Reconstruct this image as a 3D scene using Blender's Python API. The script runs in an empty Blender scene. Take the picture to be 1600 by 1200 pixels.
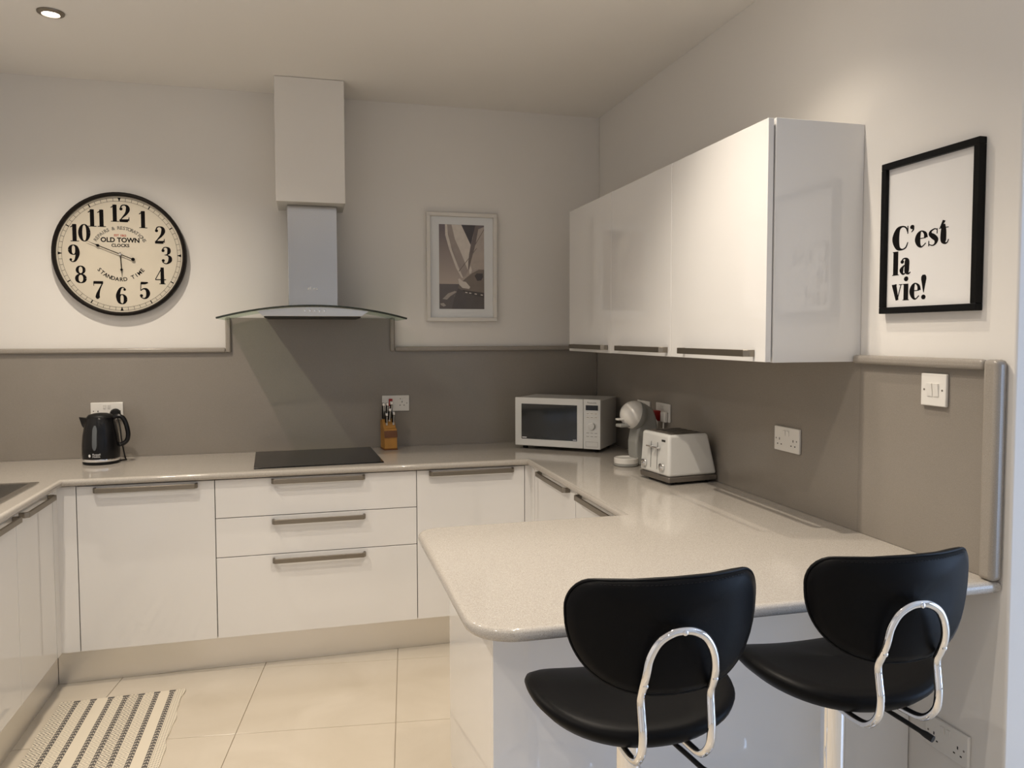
import bpy, bmesh, math, random
from mathutils import Vector, Matrix
random.seed(7)
S = bpy.context.scene
COL = S.collection
PI = math.pi
R = math.radians

# ------------------------------------------------------------------ camera
yaw, pitch, roll = R(15.1643), R(-2.8722), R(-0.1011)
fw = Vector((math.sin(yaw)*math.cos(pitch), math.cos(yaw)*math.cos(pitch), math.sin(pitch)))
rt = Vector((math.cos(yaw), -math.sin(yaw), 0)); up = rt.cross(fw)
rt2 = rt*math.cos(roll) + up*math.sin(roll); up2 = up*math.cos(roll) - rt*math.sin(roll)
cam = bpy.data.cameras.new('camera'); camo = bpy.data.objects.new('camera', cam); COL.objects.link(camo)
camo.matrix_world = Matrix(((rt2.x, up2.x, -fw.x, -1.631), (rt2.y, up2.y, -fw.y, -4.2735), (rt2.z, up2.z, -fw.z, 1.5081), (0, 0, 0, 1)))
cam.sensor_width = 36; cam.lens = 1218.88/1600*36; cam.shift_x = -12.8/1600; cam.shift_y = -15.2/1600
cam.clip_start = 0.05
S.camera = camo

# ------------------------------------------------------------------ view, world, daylight
S.view_settings.view_transform = 'Standard'; S.view_settings.look = 'None'
S.view_settings.gamma = 1; S.view_settings.use_curve_mapping = False
S.view_settings.exposure = 0.0
S.cycles.caustics_reflective = False; S.cycles.caustics_refractive = False
W = bpy.data.worlds.new('sky'); S.world = W; W.use_nodes = True
W.node_tree.nodes['Background'].inputs[0].default_value = (.55, .68, 1, 1)
W.node_tree.nodes['Background'].inputs[1].default_value = 0.6
def area(name, loc, rot, sx, sy, power, col):
    l = bpy.data.lights.new(name, 'AREA'); l.shape = 'RECTANGLE'; l.size = sx; l.size_y = sy; l.energy = power; l.color = col
    o = bpy.data.objects.new(name, l); COL.objects.link(o); o.location = loc; o.rotation_euler = rot; return o
DAY = 72
area('window_daylight', (2.57, -4.5, 1.1), (R(90), 0, R(90)), 2.0, 2.0, DAY, (.50, .68, 1))

# downlights: (x, y, watts)
WARM = (1.0, .885, .735)
LAMPS = [(-2.57, -.84, 70), (-2.57, -1.63, 60), (-.95, -2.17, 92), (-.5, -2.17, 28), (-1.23, -2.89, 40),
         (-2.57, -3.3, 62), (-2.57, -5.0, 60), (-1.66, -5.5, 62), (1.3, -4.9, 5)]  # unseen lamps, mostly guessed and added to lift the room's ambient light
H = 2.753      # ceiling
ZW = .903      # worktop
YD = -.602     # door plane, back run
XL = -2.669    # door plane, left run
XR = -.580     # door plane, right run
X0, X1, X2, X3 = -2.596, -2.043, -1.146, -.614
YE = -2.785    # end of the right wall
YB = -7.0      # far wall behind the camera
XW = -3.3      # left wall
XF = 2.6       # far right wall

# ------------------------------------------------------------------ material helpers
def new_mat(name):
    m = bpy.data.materials.new(name); m.use_nodes = True
    return m, m.node_tree, m.node_tree.nodes['Principled BSDF']
def mat(name, col, rough=.5, metal=0, spec=.5, coat=0, bump=0, bscale=200, var=0, vscale=5, emit=0, stretch=None):
    m, nt, b = new_mat(name)
    b.inputs['Base Color'].default_value = (*col, 1); b.inputs['Roughness'].default_value = rough
    b.inputs['Metallic'].default_value = metal; b.inputs['Specular IOR Level'].default_value = spec
    b.inputs['Coat Weight'].default_value = coat; b.inputs['Coat Roughness'].default_value = .05
    if emit:
        b.inputs['Emission Color'].default_value = (*col, 1); b.inputs['Emission Strength'].default_value = emit
    tc = nt.nodes.new('ShaderNodeTexCoord'); src = tc.outputs['Object']
    if stretch:
        mp = nt.nodes.new('ShaderNodeMapping'); mp.inputs['Scale'].default_value = stretch
        nt.links.new(src, mp.inputs[0]); src = mp.outputs[0]
    if var:
        n = nt.nodes.new('ShaderNodeTexNoise'); n.inputs['Scale'].default_value = vscale; n.inputs['Detail'].default_value = 4
        nt.links.new(src, n.inputs['Vector'])
        r = nt.nodes.new('ShaderNodeValToRGB')
        r.color_ramp.elements[0].position = .3; r.color_ramp.elements[1].position = .7
        r.color_ramp.elements[0].color = tuple(c*(1-var) for c in col)+(1,)
        r.color_ramp.elements[1].color = tuple(min(1, c*(1+var)) for c in col)+(1,)
        nt.links.new(n.outputs[0], r.inputs[0]); nt.links.new(r.outputs[0], b.inputs['Base Color'])
    if bump:
        n = nt.nodes.new('ShaderNodeTexNoise'); n.inputs['Scale'].default_value = bscale; n.inputs['Detail'].default_value = 3
        nt.links.new(src, n.inputs['Vector'])
        bp = nt.nodes.new('ShaderNodeBump'); bp.inputs['Strength'].default_value = bump; bp.inputs['Distance'].default_value = .002
        nt.links.new(n.outputs[0], bp.inputs['Height']); nt.links.new(bp.outputs[0], b.inputs['Normal'])
    return m
def quartz(name, col, dark, light, rough, big=.04):
    m, nt, b = new_mat(name); b.inputs['Roughness'].default_value = rough
    tc = nt.nodes.new('ShaderNodeTexCoord')
    def noise(sc, det, lo, hi):
        n = nt.nodes.new('ShaderNodeTexNoise'); n.inputs['Scale'].default_value = sc; n.inputs['Detail'].default_value = det
        nt.links.new(tc.outputs['Object'], n.inputs['Vector'])
        r = nt.nodes.new('ShaderNodeMapRange'); r.inputs[1].default_value = lo; r.inputs[2].default_value = hi
        nt.links.new(n.outputs[0], r.inputs[0]); return r.outputs[0]
    def mix(f, a, bb):
        x = nt.nodes.new('ShaderNodeMix'); x.data_type = 'RGBA'
        if f is not None: nt.links.new(f, x.inputs[0])
        for s, v in ((6, a), (7, bb)):
            if isinstance(v, tuple): x.inputs[s].default_value = (*v, 1)
            else: nt.links.new(v, x.inputs[s])
        return x.outputs[2]
    c = mix(noise(3, 3, .3, .7), tuple(v*(1-big) for v in col), tuple(v*(1+big) for v in col))
    c = mix(noise(650, 2, .50, .70), c, dark)
    c = mix(noise(520, 1, .62, .74), c, light)
    nt.links.new(c, b.inputs['Base Color'])
    return m
class X:      # arithmetic on shader sockets
    nt = None
    def __init__(s, v): s.v = v
    @staticmethod
    def op(name, *a):
        n = X.nt.nodes.new('ShaderNodeMath'); n.operation = name
        for i, q in enumerate(a):
            q = q.v if isinstance(q, X) else q
            if isinstance(q, (int, float)): n.inputs[i].default_value = q
            else: X.nt.links.new(q, n.inputs[i])
        return X(n.outputs[0])
    def __add__(s, o): return X.op('ADD', s, o)
    def __sub__(s, o): return X.op('SUBTRACT', s, o)
    def __mul__(s, o): return X.op('MULTIPLY', s, o)
    def lt(s, o): return X.op('LESS_THAN', s, o)
    def gt(s, o): return X.op('GREATER_THAN', s, o)
    def abs(s): return X.op('ABSOLUTE', s)
    def fr(s): return X.op('FRACT', s)
    def mx(s, o): return X.op('MAXIMUM', s, o)

M = {}
M['wall'] = mat('wall_paint', (.80, .775, .74), .75, bump=.08, bscale=60, var=.012, vscale=1.5, spec=.3)
M['ceiling'] = mat('ceiling_paint', (.87, .845, .81), .85, spec=.2, var=.01, vscale=1)
M['door'] = mat('gloss_white_lacquer', (.82, .81, .80), .05, spec=.5, coat=.5)
M['carcass'] = mat('white_melamine', (.75, .74, .72), .4)
M['gap'] = mat('cabinet_inside_edge', (.12, .10, .08), .7)
M['top'] = quartz('pale_quartz', (.48, .445, .40), (.30, .27, .235), (.66, .63, .58), .10, .012)
M['splash'] = quartz('taupe_quartz', (.275, .247, .214), (.24, .212, .182), (.35, .32, .285), .20, .04)
M['rail'] = quartz('taupe_quartz_edge', (.33, .298, .26), (.28, .25, .215), (.40, .37, .33), .25, .03)
M['steel'] = mat('brushed_steel', (.66, .65, .63), .28, 1, bump=.05, bscale=300, stretch=(.04, 1, 1))
M['chimney'] = mat('vertically_brushed_steel', (.58, .57, .555), .16, 1, bump=.015, bscale=300, stretch=(1, 1, .03))
_n = M['chimney'].node_tree; _b = _n.nodes['Principled BSDF']; _b.inputs['Anisotropic'].default_value = .6; _b.inputs['Anisotropic Rotation'].default_value = .25
_t = _n.nodes.new('ShaderNodeTangent'); _t.direction_type = 'RADIAL'; _t.axis = 'Z'; _n.links.new(_t.outputs[0], _b.inputs['Tangent'])
M['plinth'] = mat('brushed_plinth', (.82, .80, .77), .36, 1, bump=.05, bscale=200, stretch=(.05, .05, 1))
M['nickel'] = mat('brushed_nickel', (.27, .24, .20), .42, 1, bump=.03, bscale=300, stretch=(.1, .1, 1))
M['chrome'] = mat('polished_chrome', (.86, .86, .87), .05, 1)
M['leather'] = mat('black_faux_leather', (.004, .004, .0045), .42, spec=.09, bump=.08, bscale=500)
M['thread'] = mat('black_stitching', (.004, .004, .0045), .5, spec=.15)
M['blk'] = mat('black_plastic', (.004, .004, .005), .25, var=.05, spec=.35)
M['blkm'] = mat('black_matt_plastic', (.008, .008, .008), .5, bump=.03, spec=.25)
M['hob'] = mat('black_ceramic_glass', (.010, .010, .009), .12, spec=.35, var=.05, vscale=3)
M['dark'] = mat('dark_recess', (.015, .014, .012), .6)
M['wplas'] = mat('white_plastic', (.78, .76, .72), .25, var=.01)
M['wapp'] = mat('white_enamel', (.70, .70, .68), .22, var=.01, coat=.2)
M['gplas'] = mat('grey_plastic', (.33, .33, .31), .4, var=.02)
M['dgplas'] = mat('dark_grey_metal', (.20, .18, .16), .35, .6, var=.02)
M['red'] = mat('red_plastic', (.35, .012, .012), .35, var=.03)
M['ink'] = mat('black_print', (.006, .005, .005), .8, var=.02, spec=.1)
M['inkg'] = mat('grey_print', (.16, .15, .13), .7, var=.02)
M['inkr'] = mat('red_print', (.45, .10, .06), .7, var=.02)
M['inkw'] = mat('white_print', (.75, .75, .75), .5, var=.02)
M['face'] = mat('cream_clock_face', (.66, .60, .49), .55, var=.04, vscale=6)
M['rim'] = mat('dark_brown_metal', (.012, .009, .008), .5, spec=.2, var=.1, vscale=20)
M['frblk'] = mat('black_wood_frame', (.003, .003, .003), .5, spec=.15, bump=.1, bscale=120, stretch=(1, 1, .1))
M['frwht'] = mat('white_wood_frame', (.74, .71, .66), .4, var=.01)
M['paper'] = mat('poster_paper', (.80, .79, .78), .35, var=.01, coat=.35)
M['mount'] = mat('mount_board', (.76, .77, .77), .4, var=.01, coat=.3)
M['wood'] = mat('golden_beech', (.42, .20, .035), .4, var=.18, vscale=14, stretch=(1, 1, .15))
M['woodd'] = mat('dark_stained_wood', (.16, .055, .012), .4, var=.2, vscale=14)
M['grout'] = mat('tile_grout', (.42, .36, .28), .9, var=.05)
M['sink'] = mat('stainless_sink', (.55, .53, .50), .25, 1, bump=.03, bscale=200)
M['gauge'] = mat('smoked_gauge', (.10, .11, .12), .3, var=.02)
M['mwglass'] = mat('dark_oven_glass', (.012, .014, .014), .06, spec=.6, var=.05)
M['disp'] = mat('black_display', (.004, .005, .008), .1, var=.02)
M['bulb'] = mat('lamp_glass', (1, .86, .68), .4, emit=30)
M['winfr'] = mat('white_window_frame', (.8, .8, .8), .35, var=.01)
def tile_mat():
    m, nt, b = new_mat('polished_cream_tile'); b.inputs['Roughness'].default_value = .16
    tc = nt.nodes.new('ShaderNodeTexCoord'); oi = nt.nodes.new('ShaderNodeObjectInfo')
    ad = nt.nodes.new('ShaderNodeVectorMath'); ad.operation = 'ADD'
    nt.links.new(tc.outputs['Object'], ad.inputs[0]); nt.links.new(oi.outputs['Location'], ad.inputs[1])
    n = nt.nodes.new('ShaderNodeTexNoise'); n.inputs['Scale'].default_value = 3.2; n.inputs['Detail'].default_value = 6; n.inputs['Distortion'].default_value = .8
    nt.links.new(ad.outputs[0], n.inputs['Vector'])
    r = nt.nodes.new('ShaderNodeValToRGB'); r.color_ramp.elements[0].position = .3; r.color_ramp.elements[1].position = .75
    r.color_ramp.elements[0].color = (.57, .50, .40, 1); r.color_ramp.elements[1].color = (.64, .57, .47, 1)
    nt.links.new(n.outputs[0], r.inputs[0]); nt.links.new(r.outputs[0], b.inputs['Base Color'])
    return m
M['tile'] = tile_mat()
def glass_mat(name, tint, gl):
    m = bpy.data.materials.new(name); m.use_nodes = True; nt = m.node_tree; nt.nodes.clear()
    o = nt.nodes.new('ShaderNodeOutputMaterial'); t = nt.nodes.new('ShaderNodeBsdfTransparent'); g = nt.nodes.new('ShaderNodeBsdfGlossy')
    mx = nt.nodes.new('ShaderNodeMixShader'); t.inputs[0].default_value = (*tint, 1); g.inputs['Roughness'].default_value = .04
    mx.inputs[0].default_value = gl
    nt.links.new(t.outputs[0], mx.inputs[1]); nt.links.new(g.outputs[0], mx.inputs[2]); nt.links.new(mx.outputs[0], o.inputs[0])
    return m
M['hglass'] = glass_mat('green_tinted_glass', (.80, .86, .80), .10)
M['hedge'] = mat('dark_glass_edge', (.02, .028, .024), .2, var=.05)
M['pane'] = glass_mat('window_glass', (.96, .97, .97), .06)

# ------------------------------------------------------------------ mesh helpers
class MB:
    def __init__(s): s.v = []; s.f = []
    def add(s, vs, fs, mtx=None):
        k = len(s.v)
        for p in vs:
            p = Vector(p); s.v.append(tuple(mtx @ p if mtx is not None else p))
        for f in fs: s.f.append(tuple(i+k for i in f))
        return s
    def box(s, x0, x1, y0, y1, z0, z1, mtx=None):
        x0, x1 = sorted((x0, x1)); y0, y1 = sorted((y0, y1)); z0, z1 = sorted((z0, z1))
        vs = [(x, y, z) for z in (z0, z1) for y in (y0, y1) for x in (x0, x1)]
        return s.add(vs, [(0, 2, 3, 1), (4, 5, 7, 6), (0, 1, 5, 4), (2, 6, 7, 3), (0, 4, 6, 2), (1, 3, 7, 5)], mtx)
    def prism(s, poly, a, b, axis='z', mtx=None):
        n = len(poly)
        def P(p, t):
            return {'z': (p[0], p[1], t), 'y': (p[0], t, p[1]), 'x': (t, p[0], p[1])}[axis]
        vs = [P(p, a) for p in poly]+[P(p, b) for p in poly]
        fs = [tuple(range(n))[::-1], tuple(range(n, 2*n))]+[(i, (i+1) % n, n+(i+1) % n, n+i) for i in range(n)]
        return s.add(vs, fs, mtx)
    def lathe(s, prof, n=32, mtx=None):      # prof [(r, z)] round z, closed ends where r = 0
        vs = []; fs = []
        for r, z in prof:
            for i in range(n):
                a = 2*PI*i/n; vs.append((r*math.cos(a), r*math.sin(a), z))
        for k in range(len(prof)-1):
            for i in range(n):
                j = (i+1) % n; fs.append((k*n+i, k*n+j, (k+1)*n+j, (k+1)*n+i))
        fs.append(tuple(range(n))[::-1]); fs.append(tuple(range((len(prof)-1)*n, len(prof)*n)))
        return s.add(vs, fs, mtx)
    def tube(s, pts, r, n=10, closed=False, mtx=None):
        pts = [Vector(p) for p in pts]; m = len(pts); vs = []; fs = []
        rr = r if isinstance(r, (list, tuple)) else [r]*m
        T = []
        for i in range(m):
            a = pts[(i-1) % m] if (closed or i > 0) else pts[i]; b = pts[(i+1) % m] if (closed or i < m-1) else pts[i]
            T.append((b-a).normalized())
        u = T[0].orthogonal().normalized()
        for i in range(m):
            u = (u-T[i]*u.dot(T[i])).normalized(); w = T[i].cross(u)
            for k in range(n):
                a = 2*PI*k/n; vs.append(tuple(pts[i]+(u*math.cos(a)+w*math.sin(a))*rr[i]))
        for i in range(m if closed else m-1):
            j = (i+1) % m
            for k in range(n):
                l = (k+1) % n; fs.append((i*n+k, i*n+l, j*n+l, j*n+k))
        if not closed:
            fs.append(tuple(range(n))[::-1]); fs.append(tuple(range((m-1)*n, m*n)))
        return s.add(vs, fs, mtx)
    def strip(s, pts, z=0, mtx=None):        # flat ribbon in xy: pts [(x, y, w)]
        vs = []; fs = []; m = len(pts)
        for i in range(m):
            a = pts[max(0, i-1)]; b = pts[min(m-1, i+1)]; dx, dy = b[0]-a[0], b[1]-a[1]; l = math.hypot(dx, dy) or 1
            nx, ny = -dy/l, dx/l; x, y, w = pts[i]
            vs += [(x+nx*w/2, y+ny*w/2, z), (x-nx*w/2, y-ny*w/2, z)]
        for i in range(m-1): fs.append((2*i+1, 2*i+3, 2*i+2, 2*i))
        return s.add(vs, fs, mtx)
    def disc(s, x, y, r, z=0, n=20, mtx=None):
        return s.add([(x+r*math.cos(2*PI*i/n), y+r*math.sin(2*PI*i/n), z) for i in range(n)], [tuple(range(n))], mtx)
def smooth_pts(ctrl, k=8, closed=False):
    out = []; n = len(ctrl); seg = n if closed else n-1
    for i in range(seg):
        p = [ctrl[(i+d) % n] if closed else ctrl[min(max(i+d, 0), n-1)] for d in (-1, 0, 1, 2)]
        for q in range(k):
            t = q/k
            out.append(tuple(.5*((2*b)+(-a+c)*t+(2*a-5*b+4*c-d)*t*t+(-a+3*b-3*c+d)*t**3) for a, b, c, d in zip(*p)))
    if not closed: out.append(tuple(ctrl[-1]))
    return out
def arc(cx, cy, r, a0, a1, n=10):
    return [(cx+r*math.cos(R(a0+(a1-a0)*i/n)), cy+r*math.sin(R(a0+(a1-a0)*i/n))) for i in range(n+1)]
def obj(name, mb, m, parent=None, bevel=0, seg=2, smooth=False, angle=40):
    vs = mb.v
    lo = [min(p[i] for p in vs) for i in range(3)]; hi = [max(p[i] for p in vs) for i in range(3)]
    c = Vector(((lo[0]+hi[0])/2, (lo[1]+hi[1])/2, lo[2]))
    me = bpy.data.meshes.new(name); me.from_pydata([tuple(Vector(p)-c) for p in vs], [], mb.f)
    bm = bmesh.new(); bm.from_mesh(me)
    if bevel:
        ed = [e for e in bm.edges if len(e.link_faces) == 2 and e.calc_face_angle(0) > R(30)]
        rb = bmesh.ops.bevel(bm, geom=ed, offset=bevel, segments=seg, profile=.5, affect='EDGES', clamp_overlap=True)
        for f in rb['faces']: f.smooth = True
    elif smooth:
        for f in bm.faces: f.smooth = True
        for e in bm.edges:
            if len(e.link_faces) == 2 and e.calc_face_angle(0) > R(angle): e.smooth = False
    bm.to_mesh(me); bm.free()
    me.materials.append(M[m] if isinstance(m, str) else m)
    o = bpy.data.objects.new(name, me); COL.objects.link(o); o.location = c
    if parent is not None: o.parent = parent
    return o
def tag(o, label, cat, group=None):
    o['label'] = label; o['category'] = cat
    if group: o['group'] = group
    return o
def struct(o, label=None):
    o['kind'] = 'structure'
    if label: o['label'] = label
    return o
def thing(name, label, cat, loc, rotz=0, group=None):
    o = bpy.data.objects.new(name, None); COL.objects.link(o); o.empty_display_size = .1
    o.location = loc; o.rotation_euler = (0, 0, rotz)
    return tag(o, label, cat, group)
def link_copy(o, parent=None):
    c = o.copy(); COL.objects.link(c); c.parent = parent
    return c
def copy_tree(root, loc, rotz=None, label=None):
    r = link_copy(root); r.location = loc
    if rotz is not None: r.rotation_euler = (0, 0, rotz)
    if label: r['label'] = label
    for ch in list(root.children):
        c = link_copy(ch, r)
        for g in list(ch.children): link_copy(g, c)
    return r
def off(mb, d):
    mb.v = [(p[0]+d[0], p[1]+d[1], p[2]+d[2]) for p in mb.v]; return mb
def text_mb(body, size, align='CENTER', ext=0, bold=0):
    cu = bpy.data.curves.new('t', 'FONT'); cu.body = body; cu.size = size; cu.align_x = align; cu.extrude = ext; cu.offset = bold; cu.resolution_u = 3
    o = bpy.data.objects.new('t', cu); COL.objects.link(o)
    dg = bpy.context.evaluated_depsgraph_get(); me = bpy.data.meshes.new_from_object(o.evaluated_get(dg))
    mb = MB(); mb.v = [tuple(v.co) for v in me.vertices]; mb.f = [tuple(p.vertices) for p in me.polygons]
    bpy.data.objects.remove(o); bpy.data.curves.remove(cu); bpy.data.meshes.remove(me)
    return mb
TO_BACK = Matrix(((1, 0, 0, 0), (0, 0, -1, 0), (0, 1, 0, 0), (0, 0, 0, 1)))   # flat xy drawing -> facing -y (x right, y up)
TO_RIGHT = Matrix(((0, 0, -1, 0), (-1, 0, 0, 0), (0, 1, 0, 0), (0, 0, 0, 1)))  # flat xy drawing -> facing -x, reading towards -y
def xf(mb, mtx):
    mb.v = [tuple(mtx @ Vector(p)) for p in mb.v]; return mb

# ------------------------------------------------------------------ room shell
struct(obj('wall_back', MB().box(XW-.12, .15, 0, .12, -.1, H+.1), 'wall'))
struct(obj('wall_right', MB().box(0, .15, YE, -.0005, -.1, H+.1), 'wall', bevel=.006))
struct(obj('wall_return', MB().box(.1505, XF, YE, YE+.12, -.1, H+.1), 'wall'))
struct(obj('wall_left', MB().box(XW-.12, XW, YB, -.0005, -.1, H+.1), 'wall'))
wy0, wy1, wz1 = -5.55, -3.45, 2.15
struct(obj('wall_far_right', MB().box(XF, XF+.12, YB, wy0, -.1, H+.1).box(XF, XF+.12, wy1, YE+.12, -.1, H+.1)
           .box(XF, XF+.12, wy0, wy1, wz1, H+.1).box(XF, XF+.12, wy0, wy1, -.1, .02), 'wall'))
struct(obj('wall_front', MB().box(XW-.12, XF+.12, YB-.12, YB-.0005, -.1, H+.1), 'wall'))
struct(obj('ceiling', MB().box(XW-.12, XF+.12, YB-.12, .12, H+.101, H+.2).box(XW+.0005, -.0005, YB+.0005, -.0005, H, H+.1)
           .box(-.0005, XF-.0005, YB+.0005, YE-.0005, H, H+.1), 'ceiling'))
wm = (wy0+wy1)/2
wn = obj('window_1', MB().box(XF+.03, XF+.09, wy0, wy0+.06, .02, wz1).box(XF+.03, XF+.09, wy1-.06, wy1, .02, wz1)
         .box(XF+.03, XF+.09, wy0+.06, wy1-.06, wz1-.06, wz1).box(XF+.03, XF+.09, wy0+.06, wy1-.06, .02, .08)
         .box(XF+.03, XF+.09, wm-.04, wm+.04, .08, wz1-.06), 'winfr')
struct(wn)
for a, b in ((wy0+.06, wm-.04), (wm+.04, wy1-.06)):
    p = obj('pane', MB().box(XF+.055, XF+.065, a, b, .08, wz1-.06), 'pane'); p.parent = wn; p.location -= wn.location

# floor of 60 cm tiles laid a little askew to the units
fl = struct(obj('floor', MB().box(XW, -.0002, YB, -.0005, -.1, -.004).box(-.0002, XF, YB, YE, -.1, -.004), 'grout'))
fa = R(-6.9); T0 = Vector((-1.847, -.603)); T1y = -1.19
ux = Vector((math.cos(fa), math.sin(fa))); uy = Vector((-math.sin(fa), math.cos(fa)))
# a joint corner: x-joint through T0 (along uy) and y-joint through (-2.144, -1.179)
q = Vector((-2.144, -1.179)); org = T0 + uy*((q-T0).dot(uy))
def clip(poly, f):
    out = []
    for i in range(len(poly)):
        a, b = poly[i], poly[(i+1) % len(poly)]; fa_, fb_ = f(a), f(b)
        if fa_ >= 0: out.append(a)
        if (fa_ >= 0) != (fb_ >= 0): out.append(a+(b-a)*(fa_/(fa_-fb_)))
    return out
def area2(p): return abs(sum(p[i].x*p[(i+1) % len(p)].y-p[(i+1) % len(p)].x*p[i].y for i in range(len(p))))/2
g = .0015; whole = None
for i in range(-8, 14):
    for j in range(-14, 6):
        sq = [org+ux*(.6*i+a)+uy*(.6*j+b) for a, b in ((g, g), (.6-g, g), (.6-g, .6-g), (g, .6-g))]
        for (xa, xb, ya, yb) in ((XW+.001, -.001, YB+.001, -.002), (-.001, XF-.001, YB+.001, YE-.001)):
            p = list(sq)
            for f in (lambda v: v.x-xa, lambda v: xb-v.x, lambda v: v.y-ya, lambda v: yb-v.y):
                if p: p = clip(p, f)
            if len(p) < 3 or area2(p) < .0008: continue
            if area2(p) > (.6-2*g)**2-1e-5 and whole is not None:
                t = link_copy(whole, fl); t.location = Vector((sum(v.x for v in p)/4, sum(v.y for v in p)/4, -.0038))-fl.location
                continue
            c = sum(p, Vector((0, 0)))/len(p)
            me = bpy.data.meshes.new('tile'); n = len(p)
            if area2(p) > (.6-2*g)**2-1e-5: c = Vector((sum(v.x for v in p)/4, sum(v.y for v in p)/4))
            ins = [c+(v-c)*(1-.0016/max((v-c).length, .01)) for v in p]
            vs = [(v.x-c.x, v.y-c.y, 0) for v in p]+[(v.x-c.x, v.y-c.y, .003) for v in p]+[(v.x-c.x, v.y-c.y, .0038) for v in ins]
            fs = [tuple(range(2*n, 3*n))]+[(k*n+a, k*n+(a+1) % n, (k+1)*n+(a+1) % n, (k+1)*n+a) for k in (0, 1) for a in range(n)]
            me.from_pydata(vs, [], fs); me.materials.append(M['tile'])
            t = bpy.data.objects.new('tile', me); COL.objects.link(t); t.parent = fl
            t.location = Vector((c.x, c.y, -.0038))-fl.location
            if area2(p) > (.6-2*g)**2-1e-5: whole = t

# ------------------------------------------------------------------ downlights (fixture and its own lamp)
for k, (x, y, w) in enumerate(LAMPS):
    lab = ['recessed eyeball ceiling downlight glowing above the clock', 'recessed ceiling downlight above the patterned rug', 'recessed ceiling downlight above the middle of the breakfast bar',
           'recessed ceiling downlight closest to the wall cabinet doors', 'recessed ceiling downlight above the left bar stool', 'added unseen ambient downlight above the floor beyond the rug',
           'added unseen ambient downlight in the far left of the living area', 'recessed ceiling downlight in the middle of the living area', 'added unseen downlight nearest the tall window'][k]
    t = thing('ceiling_downlight', lab, 'downlight', (x, y, H), 0, 'ceiling downlights')
    pr = [(.030, -.0005), (.048, -.0005), (.047, -.006), (.040, -.010), (.032, -.011), (.030, -.006)]
    n = 32; mb = MB(); vs = [(r*math.cos(2*PI*i/n), r*math.sin(2*PI*i/n), z) for r, z in pr for i in range(n)]
    mb.add(vs, [(a*n+i, a*n+(i+1) % n, ((a+1) % 6)*n+(i+1) % n, ((a+1) % 6)*n+i) for a in range(6) for i in range(n)])
    obj('ring', mb, 'nickel', t, smooth=True)
    obj('bulb', MB().lathe([(.001, -.0105), (.018, -.0095), (.0285, -.0075), (.0285, -.001)], 24), 'bulb', t, smooth=True)
    l = bpy.data.lights.new('downlight_lamp', 'SPOT'); l.energy = w; l.color = WARM; l.spot_size = R(112 if k in (2, 3) else 136); l.spot_blend = 1.0; l.shadow_soft_size = .015
    lo = bpy.data.objects.new('downlight_lamp', l); COL.objects.link(lo); lo.parent = t; lo.location = (0, 0, -.045)

# ------------------------------------------------------------------ splashbacks and rails
TS = .012
t = thing('splashback', 'taupe quartz splashback with moulded rail along the clock wall behind the hob', 'splashback', (-1.6, 0, ZW))
def L(mb): return off(mb, (1.6, 0, -ZW))
obj('slab', L(MB().prism([(XW+.002, ZW+.0005), (-.0135, ZW+.0005), (-.0135, 1.425), (-1.193, 1.425), (-1.193, 1.60), (-2.028, 1.60), (-2.028, 1.425), (XW+.002, 1.425)], -TS, -.0005, 'y')), 'splash', t)
rw, rp = .026, .030
for (xa, xb, za, zb) in ((XW+.002, -2.041, 1.421, 1.447), (-2.041, -2.015, 1.421, 1.603), (-1.206, -1.180, 1.421, 1.603), (-1.180, -.0135, 1.421, 1.447)):
    obj('moulding', L(MB().box(xa, xb, -rp, -TS-.0003, za, zb)), 'rail', t, bevel=.009, seg=3)
t = thing('splashback', 'taupe quartz splashback along the side wall under the wall cabinets', 'splashback', (0, -1.35, ZW))
def L(mb): return off(mb, (0, 1.35, -ZW))
obj('slab', L(MB().box(-TS, -.0005, -.013, -2.256, ZW+.0005, 1.425)), 'splash', t)
obj('slab', L(MB().box(-TS, -.0005, -2.2565, -2.722, ZW+.0005, 1.425)), 'splash', t)
obj('moulding', L(MB().box(-.034, -TS-.0003, -2.243, -2.722, 1.420, 1.447)), 'rail', t, bevel=.010, seg=3)
obj('end_moulding', L(MB().box(-.036, -.0005, -2.7225, -2.768, ZW+.0005, 1.447)), 'rail', t, bevel=.012, seg=3)

# ------------------------------------------------------------------ worktop (one U-shaped slab with a peninsula and a sink cut-out)
px0, pyn, pyf, wr, wb, wl = -1.317, -2.753, -1.848, -.610, -.632, -2.639
LEND = -2.68
outl = [(XW+.004, -.002), (-.002, -.002), (-.002, pyn-.012)] + arc(-.03, pyn+.012, .024, -60, -90, 3) + arc(px0+.11, pyn+.11, .11, -90, -180, 14) \
    + arc(px0+.075, pyf-.075, .075, 180, 90, 12) + [(wr, pyf), (wr, wb), (wl, wb), (wl, LEND), (XW+.004, LEND)]
SX0, SX1, SY0, SY1 = -3.20, -2.712, -1.44, -.672     # sink rim
hole = [(SX0+.012, SY0+.012), (SX1-.012, SY0+.012), (SX1-.012, SY1-.012), (SX0+.012, SY1-.012)]
cu = bpy.data.curves.new('w', 'CURVE'); cu.dimensions = '2D'; cu.fill_mode = 'BOTH'
for pl in (outl, hole):
    sp = cu.splines.new('POLY'); sp.points.add(len(pl)-1); sp.use_cyclic_u = True
    for k, p in enumerate(pl): sp.points[k].co = (*p, 0, 1)
cu.extrude = .002; cu.bevel_depth = .013; cu.bevel_resolution = 4; cu.offset = -.013
o = bpy.data.objects.new('w', cu); COL.objects.link(o)
me = bpy.data.meshes.new_from_object(o.evaluated_get(bpy.context.evaluated_depsgraph_get())); bpy.data.objects.remove(o)
mb = MB(); mb.v = [(v.co.x, v.co.y, v.co.z+ZW-.015) for v in me.vertices]; mb.f = [tuple(p.vertices) for p in me.polygons]
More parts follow.
